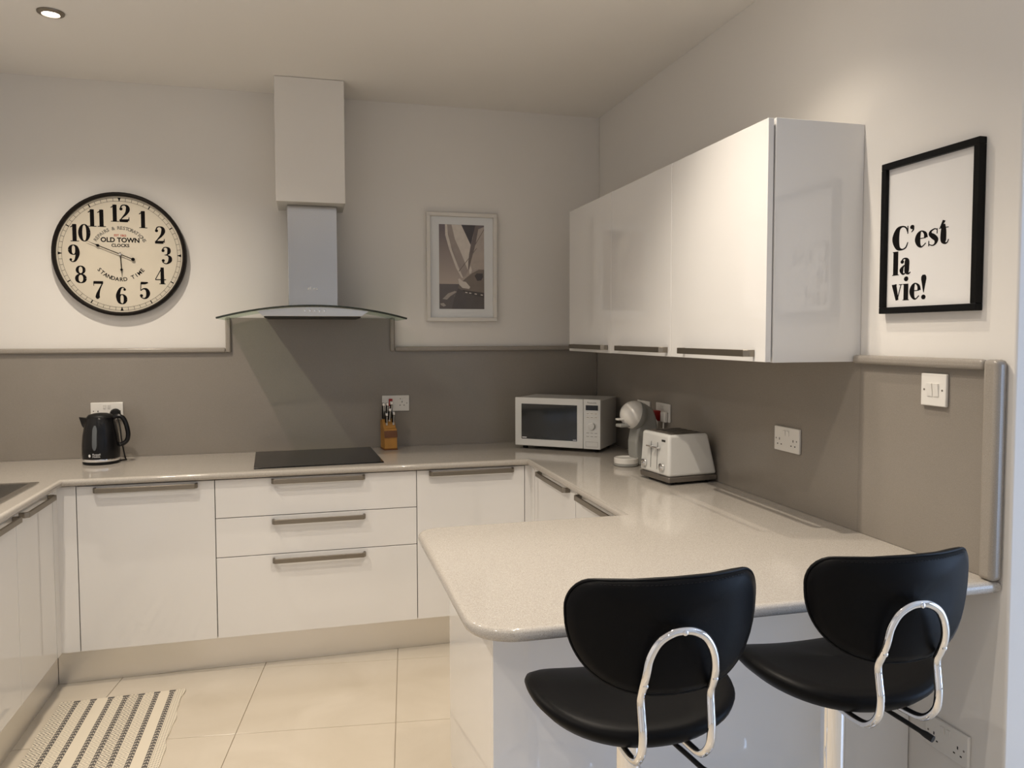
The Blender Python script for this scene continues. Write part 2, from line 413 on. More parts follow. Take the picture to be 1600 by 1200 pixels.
wt = obj('worktop', mb, 'top', smooth=True, angle=50)
tag(wt, 'pale speckled quartz worktop with rounded breakfast bar end', 'worktop')

# ------------------------------------------------------------------ cabinets
def handle(length):     # bow handle, local: along x, door surface at y = 0, bar towards -y, z centred
    h = length/2
    poly = [(-h, 0), (-h, -.020), (-h+.010, -.034), (h-.010, -.034), (h, -.020), (h, 0), (h-.010, 0), (h-.010, -.018), (h-.017, -.025), (-h+.017, -.025), (-h+.010, -.018), (-h+.010, 0)]
    return MB().prism(poly, -.0105, .0105, 'z')
def place(mb, face, x, y, z):    # face 'b' door looks -y, 'l' looks +x, 'r' looks -x, 'i' looks +y
    rz = {'b': 0, 'l': PI/2, 'r': -PI/2, 'i': PI}[face]
    return xf(mb, Matrix.Translation((x, y, z)) @ Matrix.Rotation(rz, 4, 'Z'))
def front(t, name, a0, a1, z0, z1, plane, face, hl, hz, org, hc=None):
    gp = .0016
    if face in 'bi':
        s = 1 if face == 'b' else -1
        mb = MB().box(a0+gp, a1-gp, plane, plane+s*.019, z0+gp, z1-gp); hx, hy = ((a0+a1)/2 if hc is None else hc), plane-s*.0003
    else:
        s = -1 if face == 'l' else 1
        mb = MB().box(plane, plane+s*.019, a0+gp, a1-gp, z0+gp, z1-gp); hx, hy = plane-s*.0003, ((a0+a1)/2 if hc is None else hc)
    d = obj(name, off(mb, -Vector(org)), 'door', t, bevel=.0012, seg=2)
    hb = off(place(handle(hl), face, hx, hy, hz), -Vector(org))
    ho = obj('handle', hb, 'nickel', d, bevel=.0015, seg=2); ho.location -= d.location
    return d
ZB, ZT = .150, .870
def base_unit(name, label, a0, a1, plane, face, fronts, cat='cabinet', ZT=.870):
    back = {'b': -.02, 'l': XW+.02, 'r': -.02, 'i': plane-.56}[face]
    if face in 'bi': org = ((a0+a1)/2, (plane+back)/2, 0)
    else: org = ((plane+back)/2, (a0+a1)/2, 0)
    t = thing(name, label, cat, org)
    e = .0205
    if face == 'b': mb = MB().box(a0+.001, a1-.001, plane+e, back, ZB+.002, ZT)
    elif face == 'i': mb = MB().box(a0+.001, a1-.001, plane-e, back, ZB+.002, ZT)
    elif face == 'l': mb = MB().box(plane-e, back, a0+.001, a1-.001, ZB+.002, ZT)
    else: mb = MB().box(plane+e, back, a0+.001, a1-.001, ZB+.002, ZT)
    obj('carcass', off(mb, -Vector(org)), 'gap', t)
    for f in fronts: front(t, *f[:1], *(f[1:5]), plane, face, *f[5:7], org, *(f[7:8]))
    return t, org
DT = .868
t, og = base_unit('base_cabinet', 'white base unit with one wide door below the kettle', X0, X1, YD, 'b', [('door', X0, X1, ZB, DT, .415, .850)])
t, og = base_unit('drawer_unit', 'white three drawer base unit under the black hob', X1, X2, YD, 'b',
     [('drawer', X1, X2, .694, DT, .415, .852), ('drawer', X1, X2, .516, .694, .415, .668), ('drawer', X1, X2, ZB, .516, .415, .490)])
t, og = base_unit('base_cabinet', 'white base unit with a single door right of the three drawers', X2, X3, YD, 'b', [('door', X2, X3, ZB, DT, .415, .852)])
t, og = base_unit('base_cabinet', 'white base unit with paired doors below the sink', -1.502, -.662, XL, 'l',
     [('door', -1.082, -.662, ZB, DT, .34, .848, -.884), ('door', -1.502, -1.082, ZB, DT, .34, .848, -1.280)], ZT=.72)
t, og = base_unit('base_cabinet', 'white base unit at the end of the sink run', -2.66, -1.503, XL, 'l',
     [('door', -2.08, -1.503, ZB, DT, .34, .848, -1.80), ('door', -2.66, -2.08, ZB, DT, .34, .848, -2.36)])
t, og = base_unit('base_cabinet', 'white base unit in the side run nearest the microwave', -1.262, -.662, XR, 'r', [('door', -1.262, -.662, ZB, DT, .42, .857, -.985)])
t, og = base_unit('base_cabinet', 'white base unit in the side run below the toaster, next to the peninsula', -1.862, -1.263, XR, 'r', [('door', -1.862, -1.263, ZB, DT, .42, .857, -1.54)])
t, og = base_unit('base_cabinet', 'white peninsula base unit under the breakfast bar', -1.193, -.60, -1.888, 'i', [('door', -1.193, -.60, ZB, DT, .415, .852)])
# corner posts
def post(label, pts, loc):
    mb = MB().prism([(p[0]-loc[0], p[1]-loc[1]) for p in pts], ZB+.002, DT, 'z')
    o = obj('corner_post', mb, 'door'); o.location += Vector((loc[0], loc[1], 0)); tag(o, label, 'filler panel')
post('white corner filler between sink run and the wide door', [(XL, -.660), (XL, YD), (X0-.0015, YD), (X0-.0015, YD+.019), (XL-.019, YD+.019), (XL-.019, -.660)], (XL, -.62))
post('white corner filler between single door and side run', [(XR, -.660), (XR, YD), (X3+.0015, YD), (X3+.0015, YD+.019), (XR+.019, YD+.019), (XR+.019, -.660)], (XR, -.62))
# peninsula panels
pp = thing('peninsula_panel', 'glossy white panels closing the breakfast bar behind the stools', 'panel', (-.6, -2.47, 0))
obj('front_panel', off(MB().box(-1.213, -.003, -2.475, -2.457, .001, .872), (.6, 2.47, 0)), 'door', pp, bevel=.001)
obj('end_panel', off(MB().box(-1.213, -1.195, -2.4565, -1.870, .148, .872), (.6, 2.47, 0)), 'door', pp, bevel=.001)
# plinths
def plinth(label, x0, x1, y0, y1):
    tag(obj('plinth', MB().box(x0, x1, y0, y1, .0005, .1495), 'plinth', bevel=.001), label, 'plinth')
plinth('brushed metal plinth along the floor below the drawers', -2.696, -.560, -.557, -.541)
plinth('brushed metal plinth along the floor below the sink run', -2.712, -2.697, -2.66, -.5575)
plinth('brushed metal plinth below the side run doors', -.545, -.530, -1.90, -.558)
plinth('brushed metal plinth under the peninsula end', -1.165, -1.150, -2.4, -1.9)

# wall cabinets
UF, UZ0, UZ1 = -.329, 1.428, 2.141
ub = [-.441, -1.017, -1.614, -2.2225]
for k, lab in enumerate(['white gloss wall cabinet nearest the corner of the room', 'white gloss wall cabinet in the middle of the row of three', 'white gloss wall cabinet with end panel beside the lettered poster']):
    y1, y0 = ub[k], ub[k+1]
    org = (-.17, (y0+y1)/2, UZ0)
    t = thing('wall_cabinet', lab, 'cabinet', org, 0, 'wall cabinets over the side worktop')
    obj('carcass', off(MB().box(-.3085, -.002, y0+.0006, y1-.0006, UZ0, UZ1), -Vector(org)), 'carcass', t)
    ye = y0 if k < 2 else -2.240
    front(t, 'door', ye, y1, UZ0-.003, UZ1, UF, 'r', .46, 1.452, org, (-.754, -1.36, -1.952)[k])
    if k == 2: obj('end_panel', off(MB().box(-.3045, -.001, -2.2405, -2.2235, UZ0-.003, UZ1), -Vector(org)), 'door', t, bevel=.001)

# ------------------------------------------------------------------ cooker hood
hd = thing('cooker_hood', 'stainless cooker hood with curved glass canopy above the hob', 'cooker hood', (-1.604, -.25, 1.59))
def L(mb): return off(mb, (1.604, .25, -1.59))
obj('chimney', L(MB().box(-1.724, -1.484, -.2, -.002, 1.655, 2.155)), 'chimney', hd, bevel=.002)
gx0, gx1 = -2.037, -1.169; gc = (gx0+gx1)/2
def gz(x): return 1.650-.058*((x-gc)/(gx1-gc))**2
n = 24; xs = [gx0+(gx1-gx0)*i/n for i in range(n+1)]
def gyf(x): return -.47-.035*(1-((x-gc)/(gx1-gc))**2)
mb = MB(); vs = []; fs = []
for x in xs:
    for (y, dz) in ((gyf(x)+.004, 0), (-.034, 0), (-.034, -.006), (gyf(x)+.004, -.006)): vs.append((x, y, gz(x)+dz))
for i in range(n):
    for k in range(4): fs.append((4*i+k, 4*i+(k+1) % 4, 4*i+4+(k+1) % 4, 4*i+4+k))
fs += [(3, 2, 1, 0), (4*n, 4*n+1, 4*n+2, 4*n+3)]
obj('glass_canopy', L(mb.add(vs, fs)), 'hglass', hd, smooth=True)
obj('glass_edge', L(MB().tube([(x, gyf(x), gz(x)-.003) for x in xs], .0046, 6)), 'hedge', hd, smooth=True)
hb = MB(); poly = []
top = [(-1.860+.51*i/12, gz(-1.860+.51*i/12)-.0075) for i in range(13)]
poly = [(-1.832, 1.598), (-1.385, 1.598)]+[(p[0], p[1]) for p in reversed(top)]
hb.prism(poly, -.482, -.03, 'y')
body = obj('hood_body', L(hb), 'steel', hd, bevel=.0015)
obj('filter_panel', L(MB().box(-1.828, -1.389, -.474, -.06, 1.592, 1.5975)), 'dark', hd)
for k in range(5):
    b = obj('button', L(xf(MB().lathe([(.0065, 0), (.0065, .004), (.005, .006)], 16), Matrix.Translation((-1.644+.0218*k, -.4825, 1.623)) @ Matrix.Rotation(PI/2, 4, 'X'))), 'chrome', hd, smooth=True)
lg = MB()
for k, (a, b) in enumerate(((.009, .008), (.004, .014), (.009, .008), (.009, .008))): lg.box(-1.632+.0135*k, -1.632+.0135*k+a, -.2009, -.2004, 1.739, 1.739+b)
obj('maker_mark', L(lg), 'inkw', hd)
bx = obj('boxed_duct', MB().box(-1.773, -1.445, -.300, -.001, 2.157, H-.001), 'wall', bevel=.003)
tag(bx, 'white boxed-in duct from ceiling down to the steel chimney', 'duct box')

# ------------------------------------------------------------------ hob and sink
hob = obj('hob', MB().box(-.293, .293, -.258, .258, 0, .006), 'hob', bevel=.002)
hob.location = (-1.598, -.305, ZW+.0005); hob.rotation_euler = (0, 0, R(2.6)); tag(hob, 'black ceramic glass hob set in the worktop below the hood', 'hob')
sk = thing('kitchen_sink', 'stainless steel inset sink in the worktop at the picture edge', 'sink', ((SX0+SX1)/2, (SY0+SY1)/2, ZW))
cx, cy = (SX0+SX1)/2, (SY0+SY1)/2
def ring(mb, o, i, z0, z1):
    (a0, a1, b0, b1), (c0, c1, d0, d1) = o, i
    mb.box(a0, a1, b0, d0, z0, z1).box(a0, a1, d1, b1, z0, z1).box(a0, c0, d0, d1, z0, z1).box(c1, a1, d0, d1, z0, z1)
    return mb
bowl = (SX0+.03, SX1-.03, SY0+.03, SY1-.03)
obj('rim', off(ring(MB(), (SX0, SX1, SY0, SY1), bowl, .0005, .004), (-cx, -cy, 0)), 'sink', sk)
b0, b1, b2, b3 = bowl
obj('bowl', off(ring(MB(), (b0-.004, b1+.004, b2-.004, b3+.004), bowl, -.160, .0004).box(b0-.004, b1+.004, b2-.004, b3+.004, -.164, -.1601), (-cx, -cy, 0)), 'sink', sk)

# ------------------------------------------------------------------ hand-drawn high-contrast numerals and letters (unit height)
def ell(cx, cy, rx, ry, thick, thin, a0=0, a1=360, n=28):
    return [(cx+rx*math.cos(R(a)), cy+ry*math.sin(R(a)), thin+(thick-thin)*abs(math.cos(R(a)))**1.6) for a in [a0+(a1-a0)*i/n for i in range(n+1)]]
def S_(*p): return smooth_pts(list(p), 7)
six = [S_((.50, .90, .05), (.38, .975, .045), (.22, .87, .11), (.10, .5, .18), (.15, .15, .13), (.30, .022, .045)), ell(.325, .29, .195, .27, .165, .04), ('o', .485, .85, .07)]
GL = {
 '1': (.56, [[(.30, 0, .18), (.30, .98, .18)], [(.34, .975, .05), (.08, .80, .045)], [(.08, .018, .036), (.54, .018, .036)]]),
 '2': (.62, [S_((.10, .74, .05), (.17, .92, .06), (.33, .975, .05), (.49, .89, .13), (.52, .70, .18), (.42, .48, .12), (.20, .24, .06), (.05, .05, .05)), [(.04, .07, .13), (.40, .07, .14), (.52, .08, .14)], S_((.52, .08, .13), (.565, .16, .05), (.58, .28, .03)), ('o', .14, .74, .085)]),
 '3': (.62, [S_((.09, .80, .05), (.18, .94, .05), (.33, .975, .05), (.47, .88, .14), (.47, .68, .15), (.36, .55, .05), (.22, .53, .035)), S_((.22, .53, .035), (.40, .50, .05), (.53, .38, .15), (.53, .20, .17), (.40, .05, .08), (.25, .025, .05), (.09, .12, .05)), ('o', .14, .78, .085), ('o', .14, .20, .085)]),
 '4': (.66, [[(.42, .98, .04), (.03, .28, .04)], [(.02, .265, .05), (.64, .265, .05)], [(.43, 0, .17), (.43, .98, .15)], [(.25, .018, .036), (.61, .018, .036)]]),
 '5': (.62, [[(.11, .92, .13), (.35, .92, .12), (.52, .95, .06)], [(.12, .94, .04), (.10, .48, .04)], S_((.10, .48, .04), (.26, .59, .06), (.44, .54, .13), (.52, .32, .18), (.44, .10, .12), (.27, .025, .05), (.09, .12, .05)), ('o', .135, .19, .085)]),
 '6': (.62, six),
 '7': (.62, [[(.05, .92, .13), (.58, .92, .13)], [(.06, .72, .02), (.065, .95, .05)], S_((.57, .93, .05), (.40, .58, .07), (.28, .26, .15), (.26, .06, .20)), ('o', .26, .07, .098)]),
 '8': (.62, [ell(.31, .755, .19, .215, .13, .05), ell(.31, .265, .225, .24, .155, .05)]),
 '0': (.64, [ell(.32, .5, .225, .475, .18, .045)]),
 'C': (.80, [S_((.70, .72, .04), (.62, .90, .05), (.44, .965, .06), (.24, .86, .17), (.14, .5, .26), (.24, .14, .17), (.44, .035, .06), (.63, .10, .05), (.72, .30, .035)), [(.71, .96, .035), (.71, .64, .035)]]),
 "'": (.22, [('o', .10, .88, .085), S_((.165, .88, .05), (.15, .76, .05), (.07, .68, .03))]),
 'e': (.56, [S_((.08, .36, .03), (.50, .37, .03)), S_((.50, .37, .13), (.46, .55, .10), (.30, .655, .04), (.18, .55, .14), (.13, .33, .19), (.19, .12, .13), (.32, .03, .05), (.50, .16, .035))]),
 's': (.48, [S_((.40, .62, .03), (.30, .655, .04), (.14, .58, .07), (.13, .47, .13), (.26, .36, .17), (.38, .23, .14), (.34, .08, .07), (.22, .025, .04), (.07, .08, .03)), [(.41, .66, .03), (.41, .46, .03)], [(.06, .22, .03), (.06, .01, .03)]]),
 't': (.44, [S_((.19, .78, .10), (.19, .5, .18), (.19, .17, .18), (.25, .05, .08), (.35, .06, .04), (.41, .18, .03)), [(.0, .64, .03), (.40, .64, .03)], [(.06, .66, .05), (.21, .92, .10)]]),
 'l': (.34, [[(.17, 0, .19), (.17, .98, .19)], [(.01, .966, .028), (.17, .966, .028)], [(.0, .014, .028), (.34, .014, .028)]]),
 'a': (.58, [S_((.12, .52, .05), (.18, .63, .05), (.30, .655, .06), (.38, .56, .17), (.38, .3, .18), (.38, .12, .17), (.46, .03, .07), (.56, .09, .035)), S_((.36, .40, .04), (.22, .35, .06), (.12, .20, .15), (.17, .05, .08), (.27, .04, .05), (.36, .15, .03)), ('o', .15, .53, .075)]),
 'v': (.58, [[(.12, .67, .19), (.30, .02, .12)], [(.30, .02, .04), (.50, .67, .035)], [(.0, .655, .028), (.28, .655, .028)], [(.38, .655, .028), (.58, .655, .028)]]),
 'i': (.34, [[(.17, 0, .19), (.17, .67, .19)], [(.01, .656, .028), (.17, .656, .028)], [(.0, .014, .028), (.34, .014, .028)], ('o', .17, .87, .10)]),
 '!': (.30, [('o', .15, .09, .095), [(.15, .27, .02), (.15, .60, .13), (.15, .80, .20), (.15, .90, .19), (.15, .97, .10)]]),
}
GL['9'] = (.62, [([(.62-p[0], 1-p[1], p[2]) for p in st] if isinstance(st, list) else ('o', .62-st[1], 1-st[2], st[3])) for st in six])
def glyphs(word, size, sx=1, track=.04, bold=1):     # flat mesh, centred at x = 0, baseline y = 0
    mb = MB(); x = 0; k = 0
    for ch in word:
        w, st = GL[ch]
        for s in st:
            z = k*.00001; k += 1
            if isinstance(s, tuple): mb.disc((x+s[1])*size*sx, s[2]*size, s[3]*size, z)
            else: mb.strip([((x+p[0])*size*sx, p[1]*size, p[2]*size*(bold if p[2] > .07 else 1.15)) for p in s], z)
        x += w+track
    tot = (x-track)*size*sx
    mb.v = [(p[0]-tot/2, p[1], p[2]) for p in mb.v]
    return mb, tot

# ------------------------------------------------------------------ wall clock
CR = .302
ck = thing('wall_clock', 'large round cream wall clock with black numerals and dark rim', 'clock', (-2.519, -.001, 1.909))
def RY(mb): return xf(mb, Matrix.Rotation(PI/2, 4, 'X'))      # lathe axis z -> -y
n = 72; pr = [(CR-.016, 0), (CR, 0), (CR+.001, .03), (CR-.003, .041), (CR-.011, .043), (CR-.017, .036), (CR-.018, .022)]
mb = MB(); mb.add([(r*math.cos(2*PI*i/n), r*math.sin(2*PI*i/n), z) for r, z in pr for i in range(n)],
                  [(a*n+i, a*n+(i+1) % n, ((a+1) % 7)*n+(i+1) % n, ((a+1) % 7)*n+i) for a in range(7) for i in range(n)])
obj('rim', RY(mb), 'rim', ck, smooth=True, angle=60)
fc = obj('dial', RY(MB().lathe([(CR-.0165, .004), (CR-.0165, .020)], 72)), 'face', ck)
def onface(mb, z=.0206): return xf(mb, Matrix.Translation((0, -z, 0)) @ TO_BACK)
def dialpart(name, mb, m, z=.0206):
    o = obj(name, onface(mb, z), m, fc); o.location -= fc.location; return o
for hr in range(1, 13):
    a = R(90-30*hr); g_, tw = glyphs(str(hr), .085, .94, -.04, 1.2)
    dialpart('numeral', off(g_, (.207*math.cos(a), .202*math.sin(a)-.0425, 0)), 'ink')
tr = MB()
for r in (.2755, .2600):
    for i in range(96): tr.strip([(r*math.cos(2*PI*i/96), r*math.sin(2*PI*i/96), .0012), (r*math.cos(2*PI*(i+1)/96), r*math.sin(2*PI*(i+1)/96), .0012)])
for i in range(60):
    a = 2*PI*i/60; w = .005 if i % 5 == 0 else .0016
    tr.strip([(.2595*math.cos(a), .2595*math.sin(a), w), (.276*math.cos(a), .276*math.sin(a), w)])
for i in range(4):
    a = PI/2*i; c_, s_ = math.cos(a), math.sin(a); f_ = lambda r, t_: (r*c_-t_*s_, r*s_+t_*c_, .00004)
    tr.add([f_(.277, -.0075), f_(.277, .0075), f_(.2590, 0)], [(0, 1, 2)])
dialpart('minute_track', tr, 'ink')
def arctext(body, size, r, a_mid, step, down=False):
    mb = MB(); nn = len(body)
    for i, ch in enumerate(body):
        if ch == ' ': continue
        d = (i-(nn-1)/2)*step; a = a_mid+d if down else a_mid-d
        rot = Matrix.Rotation(R(a+90 if down else a-90), 4, 'Z')
        c = Matrix.Translation((r*math.cos(R(a)), r*math.sin(R(a)), 0)) @ rot @ Matrix.Translation((0, -size*.35, 0))
        t_ = text_mb(ch, size, bold=.0006); mb.add(t_.v, t_.f, c)
    return mb
dialpart('lettering', arctext('REPAIRS & RESTORATIONS', .0225, .130, 90, 5.5), 'inkg')
dialpart('lettering', arctext('STANDARD TIME', .026, .122, -90, 8.6, True), 'ink')
dialpart('lettering', off(text_mb('OLD TOWN', .0315, bold=.0011), (0, .060, 0)), 'ink')
dialpart('lettering', off(text_mb('CLOCKS', .021, bold=.0007), (0, .037, 0)), 'ink')
dialpart('lettering', off(text_mb('EST 1863', .0145, bold=.0004), (0, .088, 0)), 'inkr')
def hand(name, ang, ln, tail, sp, z):
    a = R(90-ang); mb = MB(); rot = Matrix.Rotation(a, 4, 'Z')
    mb.prism([(-tail, -.002), (ln*.62, -.002), (ln*.66, -.007), (ln*.74, -.0015), (ln, -.0004), (ln, .0004), (ln*.74, .0015), (ln*.66, .007), (ln*.62, .002), (-tail, .002)], 0, .0012, 'z', rot)
    if tail > .03: mb.prism(arc(-tail, 0, .0085, 0, 330, 11), 0, .0012, 'z', rot)
    obj(name, onface(mb, z), 'ink', ck)
hand('minute_hand', 292.5, .160, .062, 0, .030)
hand('hour_hand', 177, .112, .010, 0, .027)
obj('hub', RY(MB().lathe([(.006, .0205), (.006, .033), (.003, .035)], 16)), 'chrome', ck, smooth=True)

# ------------------------------------------------------------------ framed sailing picture
pf = thing('framed_picture', 'white framed photograph of a sailing yacht under tall sails', 'picture', (-.809, -.001, 1.585))
w, h, fwid, fd = .392, .592, .020, .030
mb = MB()
for (a, b, c, d) in ((-w/2, w/2, 0, fwid), (-w/2, w/2, h-fwid, h), (-w/2, -w/2+fwid, fwid, h-fwid), (w/2-fwid, w/2, fwid, h-fwid)): mb.box(a, b, -fd, 0, c, d)
obj('frame', mb, 'frwht', pf, bevel=.0015)
obj('mount', MB().box(-w/2+fwid, w/2-fwid, -.012, -.002, fwid, h-fwid), 'mount', pf)
pw, ph, pz = .252, .462, .068
def flatmat(nm, c): 
    M[nm] = mat(nm, c, .4, var=.08, vscale=25, coat=.3)
def s2l(*c): return tuple(((v/255)/12.92 if v/255 <= .04045 else ((v/255+.055)/1.055)**2.4) for v in c)
m_, nt, b_ = new_mat('printed_sky'); b_.inputs['Roughness'].default_value = .4; b_.inputs['Coat Weight'].default_value = .3
tc = nt.nodes.new('ShaderNodeTexCoord'); sx = nt.nodes.new('ShaderNodeSeparateXYZ'); nt.links.new(tc.outputs['Generated'], sx.inputs[0])
rp_ = nt.nodes.new('ShaderNodeValToRGB'); rp_.color_ramp.elements[0].color = (*s2l(186, 172, 160), 1); rp_.color_ramp.elements[0].position = .28
rp_.color_ramp.elements[1].color = (*s2l(112, 100, 102), 1); rp_.color_ramp.elements[1].position = .95
nt.links.new(sx.outputs['Z'], rp_.inputs[0]); nt.links.new(rp_.outputs[0], b_.inputs['Base Color']); M['psky'] = m_
prn = obj('print', MB().box(-pw/2, pw/2, -.0125, -.0121, pz, pz+ph), 'psky', pf)
for nm, c in (('pr_sail', s2l(214, 205, 195)), ('pr_sail_shade', s2l(160, 148, 140)), ('pr_dark', s2l(66, 58, 56)), ('pr_mid', s2l(112, 100, 94)), ('pr_deck', s2l(120, 108, 98)), ('pr_hull', s2l(84, 76, 72)), ('pr_sea', s2l(100, 92, 88)), ('pr_foam', s2l(170, 160, 150)), ('pr_sky', s2l(176, 164, 154))): flatmat(nm, c)
def pp_(x, y): return ((x-262)/406*pw-pw/2, pz+ph*(1-(y-238)/750))
SHAPES = [('sky_gap', 'pr_sky', [(560, 300), (668, 250), (668, 630), (600, 630), (530, 660), (560, 500)]),
 ('sail', 'pr_sail_shade', [(332, 239), (378, 239), (405, 370), (455, 480), (520, 645), (500, 690), (474, 705), (430, 570), (358, 400)]),
 ('sail', 'pr_sail', [(316, 239), (335, 239), (343, 330), (378, 470), (440, 630), (478, 712), (462, 708), (412, 620), (350, 450), (318, 335)]),
 ('sail', 'pr_sail', [(374, 239), (462, 239), (546, 415), (530, 500), (520, 640), (455, 480), (405, 370)]),
 ('sail', 'pr_dark', [(462, 239), (590, 239), (546, 415)]),
 ('sail', 'pr_mid', [(588, 239), (622, 239), (592, 400), (548, 560), (522, 650), (524, 560), (548, 430)]),
 ('rope', 'pr_mid', [(668, 268), (668, 278), (590, 412), (586, 408)]),
 ('rope', 'pr_mid', [(436, 650), (600, 440), (603, 444), (440, 654)]),
 ('sea', 'pr_sea', [(262, 766), (440, 766), (470, 820), (400, 870), (380, 988), (262, 988)]),
 ('deck', 'pr_deck', [(430, 800), (440, 770), (500, 712), (560, 665), (620, 634), (668, 634), (668, 880), (480, 828)]),
 ('hatch', 'pr_dark', [(580, 690), (600, 668), (655, 668), (658, 700), (640, 730), (605, 735)]),
 ('cleat', 'pr_sail', [(432, 720), (446, 716), (470, 740), (500, 745), (540, 790), (530, 808), (470, 800), (440, 770)]),
 ('mast_foot', 'pr_sail', [(530, 640), (545, 600), (556, 640), (548, 668), (532, 672)]),
 ('hull', 'pr_hull', [(430, 806), (480, 826), (668, 882), (668, 988), (372, 988), (398, 880)]),
 ('gunwale', 'pr_dark', [(466, 816), (668, 842), (668, 886), (560, 862), (480, 832)]),
 ('wave', 'pr_foam', [(290, 900), (340, 850), (400, 828), (420, 835), (360, 875), (330, 905)]),
 ('wave', 'pr_foam', [(270, 940), (300, 935), (322, 958), (300, 968), (275, 955)])]
for x in (505, 540, 590, 645): SHAPES.append(('port', 'pr_sail', [(x-10, 834+(x-505)*.15), (x+10, 837+(x-505)*.15), (x+10, 846+(x-505)*.15), (x-10, 843+(x-505)*.15)]))
for k, (nm, mt, pts) in enumerate(SHAPES):
    y = -.0126-.00004*(k+1); q = [pp_(*p) for p in pts]
    o = obj(nm, MB().add([(p[0], y, p[1]) for p in q], [tuple(range(len(q)))]), mt, prn); o.location -= prn.location

# ------------------------------------------------------------------ lettered poster
po = thing('framed_poster', 'black framed poster lettered C\'est la vie! on white paper', 'poster', (-.001, -2.514, 1.568))
w, h, fwid, fd = .343, .430, .018, .022
mb = MB()
for (a, b, c, d) in ((-w/2, w/2, 0, fwid), (-w/2, w/2, h-fwid, h), (-w/2, -w/2+fwid, fwid, h-fwid), (w/2-fwid, w/2, fwid, h-fwid)): mb.box(-fd, 0, a, b, c, d)
obj('frame', mb, 'frblk', po, bevel=.0015)
pa = obj('paper', MB().box(-.010, -.002, -w/2+fwid, w/2-fwid, fwid, h-fwid), 'paper', po)
pl, pb = w/2-fwid, fwid      # local +y is the left side of the poster as read
for word, xl, zb, hgt, tot in (("C'est", .020, .177, .080, .205), ('la', .020, .108, .080, .072), ('vie!', .020, .036, .080, .131)):
    g_, tw = glyphs(word, hgt, .86, .010, 1.12)
    s = tot/tw
    g_.v = [((p[0]+tw/2)*s, p[1]*.86, p[2]) for p in g_.v]
    mb = xf(g_, Matrix.Translation((-.0103, pl-xl, pb+zb-.018)) @ TO_RIGHT)
    o = obj('lettering', mb, 'ink', pa); o.location -= pa.location

# ------------------------------------------------------------------ switches and sockets (local: facing -y, centred, z up)
def plate_base(name, label, cat, loc, rz, w, h, group=None):
    t = thing(name, label, cat, loc, rz, group)
    obj('plate', MB().box(-w/2, w/2, -.010, 0, -h/2, h/2), 'wplas', t, bevel=.003, seg=3)
    return t
def pins(t, cx, cz):
    mb = MB()
    mb.box(cx-.002, cx+.002, -.0104, -.0101, cz+.007, cz+.015)
    for s in (-1, 1): mb.box(cx+s*.011-.0032, cx+s*.011+.0032, -.0104, -.0101, cz-.009, cz-.005)
    obj('pin_holes', mb, 'dark', t)
def rocker(t, cx, cz, w=.012, h=.019, m='wplas', d=.0135):
    obj('rocker', MB().prism([(cz-h/2, -.0098), (cz+h/2, -.0098), (cz+h/2, -.0112), (cz-h/2, -d)][::-1], cx-w/2, cx+w/2, 'x') if False else
        MB().add([(cx-w/2, -.0101, cz-h/2), (cx+w/2, -.0101, cz-h/2), (cx+w/2, -.0101, cz+h/2), (cx-w/2, -.0101, cz+h/2),
                  (cx-w/2, -.0118, cz-h/2), (cx+w/2, -.0118, cz-h/2), (cx+w/2, -d-.0015, cz+h/2), (cx-w/2, -d-.0015, cz+h/2)],
                 [(0, 1, 2, 3), (4, 7, 6, 5), (0, 4, 5, 1), (3, 2, 6, 7), (0, 3, 7, 4), (1, 5, 6, 2)]), m, t)
def screws(t, xs, z=0):
    for x in xs: obj('screw', xf(MB().lathe([(.0028, 0), (.0028, .0004)], 10), Matrix.Translation((x, -.0101, z)) @ Matrix.Rotation(PI/2, 4, 'X')), 'dgplas', t)
def double_socket(label, loc, rz):
    t = plate_base('double_socket', label, 'socket', loc, rz, .146, .086, 'white double wall sockets')
    for s in (-1, 1): pins(t, s*.040, -.012); rocker(t, s*.010, .022)
    screws(t, (-.060, .060))
    return t
double_socket('white double socket on the splashback behind the kettle', (-2.600, -TS-.0005, 1.136), 0)
double_socket('white double socket on the side splashback right of the toaster', (-TS-.0005, -1.896, 1.141), -PI/2)
double_socket('white double socket half hidden behind the coffee machine', (-TS-.0005, -.684, 1.138), -PI/2)
double_socket('white double socket holding the red plug', (-TS-.0005, -.905, 1.143), -PI/2)
double_socket('white double socket low on the wall below the breakfast bar', (-.0005, -2.615, .430), -PI/2)
t = plate_base('cooker_switch', 'white cooker switch plate with red rocker behind the knife block', 'switch', (-1.179, -TS-.0005, 1.140), 0, .146, .086)
rocker(t, -.028, .005, .020, .040, 'red'); pins(t, .034, -.004); rocker(t, .046, .020)
screws(t, (-.060, .060)); screws(t, (-.030, .025), .024)
t = plate_base('light_switch', 'white twin rocker light switch below the lettered poster', 'switch', (-TS-.0005, -2.555, 1.360), -PI/2, .087, .087)
for s in (-1, 1): rocker(t, s*.0105, .0, .018, .034)
screws(t, (-.031, .031))
t = thing('mains_plug', 'red mains plug pushed into the socket behind the toaster', 'plug', (-TS-.011, -.872, 1.125), -PI/2)
obj('body', MB().box(-.024, .024, -.032, 0, -.025, .025), 'red', t, bevel=.006, seg=2)
obj('cable', MB().tube(smooth_pts([(0, -.016, -.025), (.004, -.018, -.06), (.03, -.022, -.12), (.06, -.03, -.2), (.07, -.04, -.212)], 5), .0035, 8), 'red', t, smooth=True)
t = thing('mains_plug', 'white mains plug with a white cable beside the red plug', 'plug', (-TS-.011, -.945, 1.125), -PI/2)
obj('body', MB().box(-.024, .024, -.020, 0, -.025, .025), 'wplas', t, bevel=.006, seg=2)
